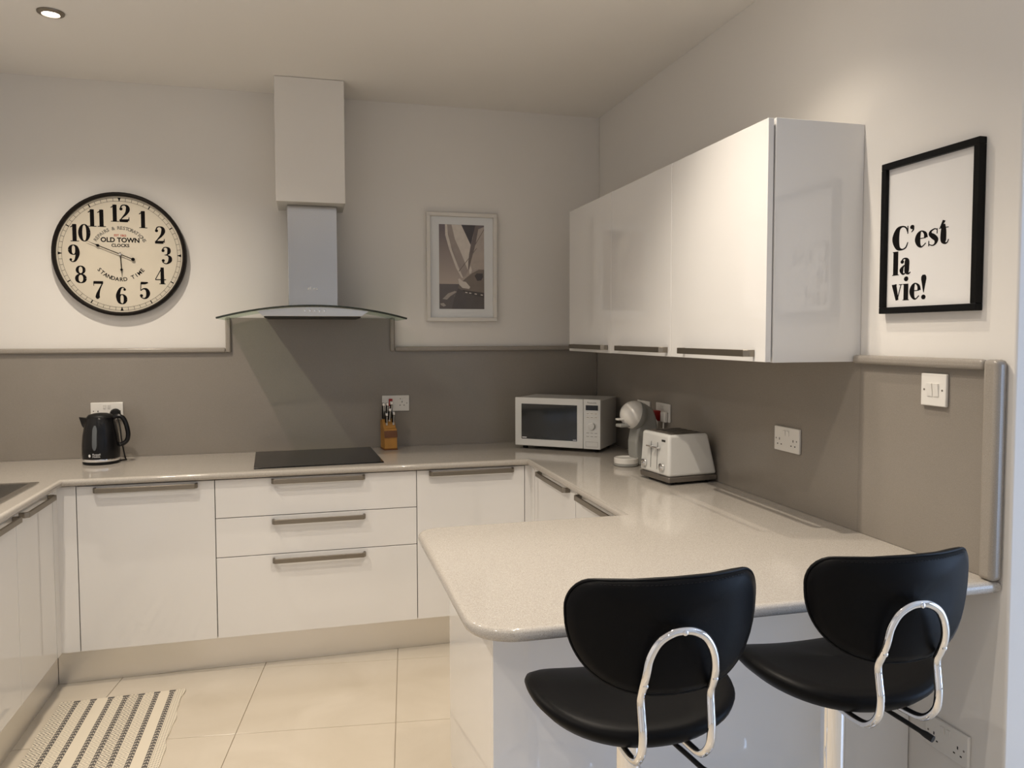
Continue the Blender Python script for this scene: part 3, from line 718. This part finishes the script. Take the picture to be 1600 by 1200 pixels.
obj('cable', MB().tube(smooth_pts([(0, -.012, -.025), (.0, -.015, -.07), (-.01, -.018, -.14), (-.015, -.022, -.212)], 5), .0035, 8), 'wplas', t, smooth=True)
t = thing('mains_plug', 'black kettle plug in the wall socket behind the kettle handle', 'plug', (-2.561, -TS-.011, 1.124), 0)
obj('body', xf(MB().lathe([(.024, 0), (.024, .012), (.018, .024), (.008, .026)], 20), Matrix.Rotation(PI/2, 4, 'X')), 'blkm', t, smooth=True)

# ------------------------------------------------------------------ kettle (local: spout towards -x, handle +x)
kt = thing('kettle', 'black plastic electric kettle with grey water gauge on the worktop', 'kettle', (-2.592, -.185, ZW+.0005))
obj('power_base', MB().lathe([(.074, 0), (.080, .004), (.080, .010), (.076, .014)], 40), 'blkm', kt, smooth=True)
obj('chrome_band', MB().lathe([(.0815, .0143), (.0825, .017), (.0815, .026), (.080, .027)], 40), 'chrome', kt, smooth=True)
bd = obj('body', MB().lathe([(.080, .0273), (.0815, .05), (.081, .09), (.077, .135), (.069, .180), (.061, .212), (.0585, .217)], 48), 'blk', kt, smooth=True)
obj('lid', MB().lathe([(.0575, .2173), (.057, .222), (.050, .231), (.030, .237), (.012, .239), (.001, .2395)], 40), 'blkm', kt, smooth=True)
obj('spout', MB().add([(-.052, -.022, .216), (-.052, .022, .216), (-.093, 0, .222), (-.064, -.020, .165), (-.064, .020, .165), (-.080, 0, .178)],
    [(0, 1, 2), (3, 5, 4), (0, 2, 5, 3), (2, 1, 4, 5), (1, 0, 3, 4)]), 'blk', kt, bevel=.002)
hp = smooth_pts([(.052, 0, .214), (.075, 0, .222), (.098, 0, .212), (.112, 0, .178), (.119, 0, .135), (.113, 0, .105), (.097, 0, .090), (.077, 0, .085)], 6)
obj('handle', MB().tube(hp, .0105, 12), 'blk', kt, smooth=True)
gm = MB(); ga = R(-97)
for k in range(9):
    pass
vs = []; fs = []
def kr(z): 
    for (r0, z0), (r1, z1) in zip([(.0815, .05), (.081, .09), (.077, .135), (.069, .180)], [(.081, .09), (.077, .135), (.069, .180), (.061, .212)]):
        if z0 <= z <= z1: return r0+(r1-r0)*(z-z0)/(z1-z0)
    return .08
zs = [.070+.115*i/10 for i in range(11)]
for i, z in enumerate(zs):
    wv = .010*min(1, .35+min(i, 10-i)*.5)
    for s in (-1, 0, 1):
        a = ga+s*wv/kr(z); vs.append(((kr(z)+.0012)*math.cos(a), (kr(z)+.0012)*math.sin(a), z))
for i in range(10):
    for k in (0, 1): fs.append((3*i+k, 3*i+k+1, 3*i+4+k, 3*i+3+k))
o = obj('water_gauge', gm.add(vs, fs), 'gauge', kt, smooth=True)
lt = MB()
for row, z in (('Russell', .047), ('Hobbs', .037)):
    t_ = text_mb(row, .0125, 'LEFT')
    lt.add([((.0827)*math.cos(ga+p[0]/.0827-.11), (.0827)*math.sin(ga+p[0]/.0827-.11), z+p[1]) for p in t_.v], t_.f)
for (xx, zz, r_) in ((-.028, .045, .0055),):
    lt.add([(.0827*math.cos(ga+(xx+r_*math.cos(2*PI*i/14))/.0827+.06), .0827*math.sin(ga+(xx+r_*math.cos(2*PI*i/14))/.0827+.06), zz+1.3*r_*math.sin(2*PI*i/14)) for i in range(14)], [tuple(range(14))])
obj('lettering', lt, 'inkw', kt)
obj('cord', MB().tube(smooth_pts([(.031, .147, .226), (.045, .138, .20), (.058, .125, .15), (.066, .11, .09), (.078, .10, .03), (.086, .09, .0035), (.095, .06, .0035), (.079, .02, .0055)], 6), .0032, 8), 'blkm', kt, smooth=True)

# ------------------------------------------------------------------ knife block
kb = thing('knife_block', 'golden wooden knife block standing beside the hob', 'knife block', (-1.225, -.100, ZW+.0005), R(9))
obj('foot', MB().box(-.036, .036, -.045, .045, 0, .006), 'woodd', kb, bevel=.001)
obj('block', MB().prism([(-.043, .0063), (.043, .0063), (.050, .150), (.010, .160), (-.018, .112), (-.034, .112)], -.034, .034, 'x'), 'wood', kb, bevel=.0025)
obj('dark_band', MB().prism([(-.0442, .066), (-.0382, .101), (-.0352, .101), (-.0412, .066)], -.0345, .0345, 'x'), 'woodd', kb)
KL = ['black handled knife at the left of the back row in the block', 'black handled knife in the middle of the back row in the block', 'black handled knife at the right of the back row in the block',
      'short black handled knife at the front left of the block', 'short black handled knife at the front right of the block', 'black handled knife between the two rows in the block']
KN = [(-.022, .030, .150, .096), (-.004, .030, .152, .094), (.016, .030, .153, .098), (-.014, -.004, .132, .062), (.022, -.004, .132, .066), (.004, .012, .145, .072)]
for k, (x, y, z, ln) in enumerate(KN):
    kn = thing('kitchen_knife', KL[k], 'knife', Vector((-1.225, -.1, ZW+.0005))+Matrix.Rotation(R(9), 3, 'Z') @ Vector((x, y, z)), R(9), 'knives in the block')
    kn.rotation_euler = (R(10), R((k % 3-1)*2), R(9))
    hnd = obj('handle', MB().box(-.006, .006, -.010, .010, .010, ln), 'blkm', kn, bevel=.003)
    obj('end_cap', MB().box(-.0062, .0062, -.0102, .0102, ln-.014, ln+.002), 'chrome', kn, bevel=.002)
    obj('bolster', MB().box(-.0045, .0045, -.009, .009, -.002, .0098), 'steel', kn)
    obj('tang_strip', MB().box(-.002, .002, -.0105, .0105, .0105, ln-.015), 'steel', kn)

# ------------------------------------------------------------------ microwave (local: front on -y, centre of front at origin)
fl_, fr_ = Vector((-.573, -.262)), Vector((-.201, -.559)); dr = (fr_-fl_); ang = math.atan2(dr.y, dr.x); mw_w = dr.length
mid = (fl_+fr_)/2
mw = thing('microwave', 'white microwave oven with dark glass door in the corner', 'microwave', (mid.x, mid.y, ZW+.0005), ang)
hw = mw_w/2; z0, z1, dp = .0185, .275, .288
obj('casing', MB().box(-hw+.001, hw-.001, .0205, dp, z0, z1-.003), 'wapp', mw, bevel=.003)
for sx_ in (-1, 1):
    for yy in (.05, dp-.05): obj('foot', MB().lathe([(.014, 0), (.014, z0-.0003)], 14, Matrix.Translation((sx_*(hw-.04), yy, 0))), 'blkm', mw)
dx = hw-.092
mdoor = obj('door', MB().box(-hw, dx-.001, 0, .020, z0, z1), 'wapp', mw, bevel=.004)
o = obj('glass', MB().box(-hw+.038, dx-.034, -.0008, .001, z0+.037, z1-.033), 'mwglass', mdoor); o.location -= mdoor.location
o = obj('printed_mark', MB().box(-hw+.042, -hw+.068, -.0012, -.0010, z0+.042, z0+.047), 'inkw', mdoor); o.location -= mdoor.location
o = obj('printed_mark', MB().box(dx-.056, dx-.038, -.0012, -.0010, z0+.041, z0+.044), 'inkw', mdoor); o.location -= mdoor.location
pn = obj('control_panel', MB().box(dx+.0005, hw, 0, .020, z0, z1), 'wapp', mw, bevel=.003)
def onp(nm, mb, m):
    o = obj(nm, mb, m, pn); o.location -= pn.location
pc = (dx+hw)/2; pw_ = .066
onp('lettering', off(xf(text_mb('Panasonic', .0125), TO_BACK), (pc, -.0004, z1-.021)), 'ink')
onp('display', MB().box(pc-pw_/2, pc+pw_/2, -.0006, .001, z1-.056, z1-.030), 'disp')
for r_ in range(2):
    for c_ in range(3):
        onp('button', MB().box(pc-.031+.022*c_, pc-.013+.022*c_, -.001, .001, z1-.079-.019*r_, z1-.068-.019*r_), 'wplas')
        onp('legend', MB().box(pc-.028+.022*c_, pc-.016+.022*c_, -.0013, -.00105, z1-.0745-.019*r_, z1-.0725-.019*r_), 'inkg')
dk = MB().lathe([(.021, 0), (.020, .006), (.013, .008)], 28, Matrix.Translation((pc, 0, z1-.137)) @ Matrix.Rotation(PI/2, 4, 'X'))
onp('dial', dk, 'wapp')
dm = MB().strip([(.0165*math.cos(R(a)), .0165*math.sin(R(a)), .003*math.sin(R((a+70)/140*180))+.0008) for a in range(-70, 71, 10)])
onp('dial_mark', off(xf(dm, TO_BACK), (pc+.002, -.0086, z1-.137)), 'inkg')
for r_, zz in ((0, .172), (1, .190)):
    for c_ in range(3): onp('legend', MB().box(pc-.029+.022*c_, pc-.015+.022*c_, -.0004, -.0001, z1-zz-.002, z1-zz), 'inkg')
fr2 = ring(MB(), (-.033, .033, 0, .026), (-.0322, .0322, .0008, .0252), 0, .0003)
onp('door_button_outline', off(xf(fr2, TO_BACK), (pc, -.0004, z0+.012)), 'inkg')

# ------------------------------------------------------------------ capsule coffee machine (local: front towards -x)
cm = thing('coffee_machine', 'white and grey capsule coffee machine between microwave and toaster', 'coffee machine', (-.165, -.925, ZW+.0005), R(8))
obj('tray_base', MB().lathe([(.052, 0), (.056, .004), (.056, .014)], 36, Matrix.Translation((-.052, 0, 0))), 'gplas', cm, smooth=True)
obj('drip_tray', MB().lathe([(.056, .0143), (.057, .036), (.053, .038), (.050, .034), (.001, .033)], 36, Matrix.Translation((-.052, 0, 0))), 'wplas', cm, smooth=True)
col = [(-.002, 0), (.086, 0), (.094, .06), (.098, .15), (.088, .22), (.070, .262), (.030, .286), (.000, .290), (-.020, .282), (.012, .25), (.010, .20), (-.012, .17), (-.024, .11), (-.022, .05)]
obj('body', MB().prism(col, -.038, .038, 'y'), 'gplas', cm, bevel=.010, seg=3)
hd_ = MB(); nn = 28
prof = [(.066, 0), (.065, .012), (.060, .026), (.050, .042), (.036, .055), (.018, .063), (.002, .066)]
obj('head', xf(MB().lathe(prof, 36), Matrix.Translation((-.012, 0, .234)) @ Matrix.Rotation(R(-72), 4, 'Y')), 'wplas', cm, smooth=True)
obj('head_ring', xf(MB().lathe([(.060, -.030), (.067, -.014), (.0675, -.0005)], 36), Matrix.Translation((-.012, 0, .234)) @ Matrix.Rotation(R(-72), 4, 'Y')), 'gplas', cm, smooth=True)
obj('capsule_holder', MB().box(-.098, -.030, -.024, .024, .180, .196), 'gplas', cm, bevel=.006)
obj('lever', MB().box(-.104, -.052, -.014, .014, .212, .221), 'wplas', cm, bevel=.003)
obj('water_tank', MB().prism([(.090, .05), (.100, .06), (.102, .20), (.092, .215)], -.03, .03, 'y'), 'wplas', cm, bevel=.004)

# ------------------------------------------------------------------ toaster (local: levers on the -x face)
ts = thing('toaster', 'white four slice toaster with steel base beside the splashback', 'toaster', (-.142, -1.315, ZW+.0005), R(7))
def frust(x0, x1, y0, y1, z0, z1, ix0, ix1, iy):
    return MB().add([(x0, y0, z0), (x1, y0, z0), (x1, y1, z0), (x0, y1, z0), (x0+ix0, y0+iy, z1), (x1-ix1, y0+iy, z1), (x1-ix1, y1-iy, z1), (x0+ix0, y1-iy, z1)],
                    [(3, 2, 1, 0), (4, 5, 6, 7), (0, 1, 5, 4), (1, 2, 6, 5), (2, 3, 7, 6), (3, 0, 4, 7)])
for sx_ in (-1, 1):
    for sy_ in (-1, 1): obj('foot', MB().lathe([(.010, 0), (.010, .0095)], 12, Matrix.Translation((sx_*.085, sy_*.08, 0))), 'blkm', ts)
obj('base', frust(-.120, .113, -.111, .111, .0098, .033, -.001, 0, -.001), 'dgplas', ts, bevel=.006, seg=3)
obj('body', frust(-.121, .113, -.112, .112, .0335, .203, .006, .040, .010), 'wapp', ts, bevel=.012, seg=4)
tp = obj('top_plate', MB().box(-.100, .060, -.094, .094, .2026, .2046), 'dgplas', ts, bevel=.0008)
for k in range(4):
    yy = -.064+.0427*k
    o = obj('slot', MB().box(-.068, .052, yy-.011, yy+.011, .2047, .2051), 'dark', ts)
for k, yy in enumerate((.026, -.022)):
    fx = lambda z: -.121+.006*(z-.0335)/.1635-.0006
    obj('lever_slot', MB().add([(fx(.055), yy-.0015, .055), (fx(.055), yy+.0015, .055), (fx(.165), yy+.0015, .165), (fx(.165), yy-.0015, .165)], [(0, 1, 2, 3)]), 'dark', ts)
    obj('lever', MB().box(-.136, -.1165, yy-.024, yy+.014, .142, .149), 'chrome', ts, bevel=.002)
for yy in (.072, -.063):
    kd = Matrix.Translation((-.121, yy, .068)) @ Matrix.Rotation(-PI/2, 4, 'Y')
    obj('browning_dial', xf(MB().lathe([(.017, .0012), (.0165, .008), (.010, .0095), (.009, .013), (.002, .0135)], 24), kd), 'chrome', ts, smooth=True)
obj('badge', MB().box(-.1172, -.1155, -.078, -.052, .172, .180), 'dark', ts)

# ------------------------------------------------------------------ rug
RW, RL = .475, 1.05
rg = thing('floor_rug', 'cream woven rug with grey patterned stripes on the floor tiles', 'rug', (-2.397, -.757-RL/2, .0005), R(.3))
m_, nt, b_ = new_mat('woven_stripe_rug'); b_.inputs['Roughness'].default_value = .95; b_.inputs['Specular IOR Level'].default_value = .1
X.nt = nt; tc = nt.nodes.new('ShaderNodeTexCoord'); sp = nt.nodes.new('ShaderNodeSeparateXYZ'); nt.links.new(tc.outputs['Object'], sp.inputs[0])
x_, y_ = X(sp.outputs[0]), X(sp.outputs[1])
bands = [-2.570, -2.509, -2.443, -2.386, -2.327, -2.267, -2.207]
dark = None
for bx_ in bands:
    u = (x_-(bx_+2.397)).abs()
    holes = (((y_*48+u*50).fr()-.5).abs()).lt(.17)*u.lt(.0075)*u.gt(.0015)       # chain links
    m1 = u.lt(.0095)*(holes*-.85+1)
    dark = m1 if dark is None else dark.mx(m1)
end = (y_.abs()).gt(RL/2-.014)
for bx_ in bands: dark = dark.mx(((x_-(bx_+2.397)).abs()).lt(.0125)*end)
def zone(a, b): return (x_-(a+2.397)).gt(0)*(x_-(b+2.397)).lt(0)
par = ((y_*26).fr()).gt(.5)
key = ((((x_*72+y_*72).fr()-.5).abs()).lt(.17)*par).mx((((x_*72-y_*72).fr()-.5).abs()).lt(.17)*(par*-1+1))
dots = ((((x_*110).fr()-.5).abs()).lt(.30))*((((y_*90+x_*60).fr()-.5).abs()).lt(.17))
soft = (zone(-2.64, -2.582)*key*.85).mx(zone(-2.376, -2.337)*key*.85)
soft = soft.mx(zone(-2.558, -2.521)*key*.35).mx(zone(-2.431, -2.398)*key*.4).mx(zone(-2.315, -2.279)*key*.45).mx(zone(-2.195, -2.15)*dots*.75)
fac = dark.mx(soft)
mx = nt.nodes.new('ShaderNodeMix'); mx.data_type = 'RGBA'; nt.links.new(fac.v, mx.inputs[0])
mx.inputs[6].default_value = (.74, .67, .55, 1); mx.inputs[7].default_value = (.13, .12, .113, 1); nt.links.new(mx.outputs[2], b_.inputs['Base Color'])
wv = nt.nodes.new('ShaderNodeTexNoise'); wv.inputs['Scale'].default_value = 900; bpn = nt.nodes.new('ShaderNodeBump'); bpn.inputs['Strength'].default_value = .5; bpn.inputs['Distance'].default_value = .002
nt.links.new(tc.outputs['Object'], wv.inputs['Vector']); nt.links.new(wv.outputs[0], bpn.inputs['Height']); nt.links.new(bpn.outputs[0], b_.inputs['Normal'])
M['rug'] = m_
mb = MB(); ny, nx = 60, 8; vs = []; fs = []
for top_ in (1, 0):
    for i in range(ny+1):
        y = -RL/2+RL*i/ny; wl_ = .003*math.sin(y*17)+.002*math.sin(y*41+1); wr_ = .004*math.sin(y*23+2)+.002*math.sin(y*53)
        for j in range(nx+1):
            x = -RW/2+wl_+(RW+wr_-wl_)*j/nx; vs.append((x, y, (.004+.0008*math.sin(x*30)*math.sin(y*19)) if top_ else 0))
K = (ny+1)*(nx+1)
for i in range(ny):
    for j in range(nx):
        a = i*(nx+1)+j; fs.append((a, a+1, a+nx+2, a+nx+1)); fs.append((K+a, K+a+nx+1, K+a+nx+2, K+a+1))
for i in range(ny):
    a = i*(nx+1); b = a+nx; fs.append((a, a+nx+1, K+a+nx+1, K+a)); fs.append((b+nx+1, b, K+b, K+b+nx+1))
for j in range(nx):
    a = j; b = ny*(nx+1)+j; fs.append((a+1, a, K+a, K+a+1)); fs.append((b, b+1, K+b+1, K+b))
obj('weave', mb.add(vs, fs), 'rug', rg, smooth=True)

# ------------------------------------------------------------------ bar stools (local: sitter faces +y)
ZS = .802      # height of the seat's rim line
def make_stool(label, loc, rz):
    t = thing('bar_stool', label, 'stool', loc, rz, 'black and chrome bar stools')
    obj('floor_base', MB().lathe([(.195, 0.0005), (.195, .006), (.185, .012), (.10, .024), (.04, .034), (.033, .05)], 48), 'chrome', t, smooth=True)
    obj('column', MB().lathe([(.0285, .0503), (.0285, .44), (.0265, .445)], 28), 'chrome', t, smooth=True)
    obj('piston', MB().lathe([(.0255, .4453), (.0255, ZS-.062)], 28), 'chrome', t, smooth=True)
    fr = smooth_pts([(.026, .0, .30), (.10, .05, .30), (.13, .14, .30), (.08, .21, .30), (0, .225, .30), (-.08, .21, .30), (-.13, .14, .30), (-.10, .05, .30), (-.026, 0, .30)], 6)
    obj('footrest', MB().tube(fr, .010, 10), 'chrome', t, smooth=True)
    obj('mount_plate', MB().box(-.08, .08, -.08, .08, ZS-.0615, ZS-.050), 'blkm', t, bevel=.003)
    # seat cushion
    mb = MB(); n = 64; rings = [(.0, .010), (.35, .008), (.62, .006), (.80, .006), (.92, .004), (.985, -.002), (1, -.010), (.985, -.019), (.90, -.034), (.72, -.042), (.0, -.043)]
    vs = []; fs = []
    for s, z in rings:
        for i in range(n):
            a = 2*PI*i/n; c, sn = math.cos(a), math.sin(a)
            e = 2.35; rr_ = (abs(c)**e+abs(sn)**e)**(-1/e)
            x, y = .207*rr_*c*s*(1+.03*sn), .185*rr_*sn*s
            saddle = .024*(x/.207)**2-.034*max(0, y/.185)**2-.006
            vs.append((x, y, ZS+z+saddle))
    for k in range(len(rings)-1):
        for i in range(n): fs.append((k*n+i, k*n+(i+1) % n, (k+1)*n+(i+1) % n, (k+1)*n+i))
    fs.append(tuple(range((len(rings)-1)*n, len(rings)*n))[::-1])
    mb.add(vs, fs)
    st = obj('seat', mb, 'leather', t, smooth=True, angle=80)
    # backrest shell: flat top with rounded corners, half-round bottom, curved round the sitter
    def outline(u):       # u 0..1 round the edge -> (s, z) in local flat sheet
        return u
    hwid, zt, zb_ = .200, 1.094, .882
    sheet = []
    sheet += arc(hwid-.055, zt-.060, .055, 0, 90, 7)
    sheet += [(.08, zt-.003), (0, zt-.001), (-.08, zt-.003)]
    sheet += arc(-hwid+.055, zt-.060, .055, 90, 180, 7)
    for i in range(1, 20):
        a = R(180+180*i/20); sheet.append((hwid*math.copysign(abs(math.cos(a))**.80, math.cos(a)), zt-.060-(zt-.060-zb_)*abs(math.sin(a))**.92))
    cxs, czs = 0, 1.0
    Rb = .30
    def bend(s, z, d):    # d outwards (towards the back)
        a = s/Rb; yb = -.222-.05*(z-.95)
        return ((Rb+d)*math.sin(a), yb+Rb-(Rb+d)*math.cos(a)-.0, z)
    def shell(d_in, d_out, shrink):
        prof_ = [(.0, d_out), (.5, d_out), (.85, d_out), (.96, d_out*.85+d_in*.15), (1, (d_in+d_out)/2), (.96, d_out*.15+d_in*.85), (.85, d_in), (.5, d_in), (0, d_in)]
        vs = []; fs = []; n = len(sheet)
        for k_, d in prof_:
            for (s, z) in sheet: vs.append(bend(cxs+(s-cxs)*k_*shrink, czs+(z-czs)*k_*shrink, d))
        for k in range(len(prof_)-1):
            for i in range(n): fs.append((k*n+i, k*n+(i+1) % n, (k+1)*n+(i+1) % n, (k+1)*n+i))
        return MB().add(vs, fs)
    bk = obj('backrest', shell(-.022, .010, 1), 'leather', t, smooth=True, angle=80)
    pipe = [bend(cxs+(s-cxs)*.985, czs+(z-czs)*.985, .0002) for s, z in sheet]
    o = obj('piping', MB().tube(smooth_pts(pipe, 2, True), .0026, 6, True), 'thread', bk, smooth=True); o.location -= bk.location
    stt = MB()
    for i in range(36):
        s = -.135+.27*i/35; a = bend(s, zt-.0105, .0104); b = bend(s+.004, zt-.0105, .0104)
        stt.tube([a, b], .0007, 4)
    o = obj('stitching', stt, 'thread', bk); o.location -= bk.location
    # chrome support loop
    yb = lambda z: -.222-.05*(z-.95)
    half = [(.050, .04, ZS-.055), (.052, -.08, ZS-.054), (.054, -.150, ZS-.053), (.055, -.197, ZS-.044), (.056, -.226, ZS-.014), (.056, -.232, ZS+.020), (.0565, -.228, ZS+.052), (.057, -.224, ZS+.085), (.057, -.234, ZS+.112), (.0555, -.245, ZS+.142), (.051, -.248, ZS+.170), (.038, -.2505, ZS+.196), (.018, -.252, ZS+.210)]
    half = [(x*1.14, y, z-(.007 if z > ZS+.1 else .003 if z > ZS+.04 else 0)) for x, y, z in half]
    path = half+[(0, -.2525, ZS+.206)]+[(-x, y, z) for x, y, z in reversed(half)]
    obj('support_loop', MB().tube(smooth_pts(path, 5), .0076, 14), 'chrome', t, smooth=True)
    for (x, z) in ((.0645, ZS+.112), (-.0645, ZS+.112), (0, ZS+.205)):
        y = -.2432 if z < ZS+.2 else -.2596
        obj('bolt', xf(MB().lathe([(.0048, 0), (.0048, .0015), (.0025, .0028)], 12), Matrix.Translation((x, y, z)) @ Matrix.Rotation(PI/2, 4, 'X')), 'chrome', t, smooth=True)
    obj('lever', MB().tube(smooth_pts([(.02, -.01, ZS-.066), (.05, -.10, ZS-.072), (.075, -.175, ZS-.085), (.083, -.20, ZS-.090)], 4), [.004]*5+[.005]*4+[.007]*4, 8), 'blkm', t, smooth=True)
    return t
st1 = make_stool('black bar stool with chrome loop back nearer the rounded bar end', (-1.017, -2.842, 0), R(-2))
st2 = copy_tree(st1, (-.532, -2.838, 0), R(-2), 'black bar stool with chrome loop back nearer the side wall')
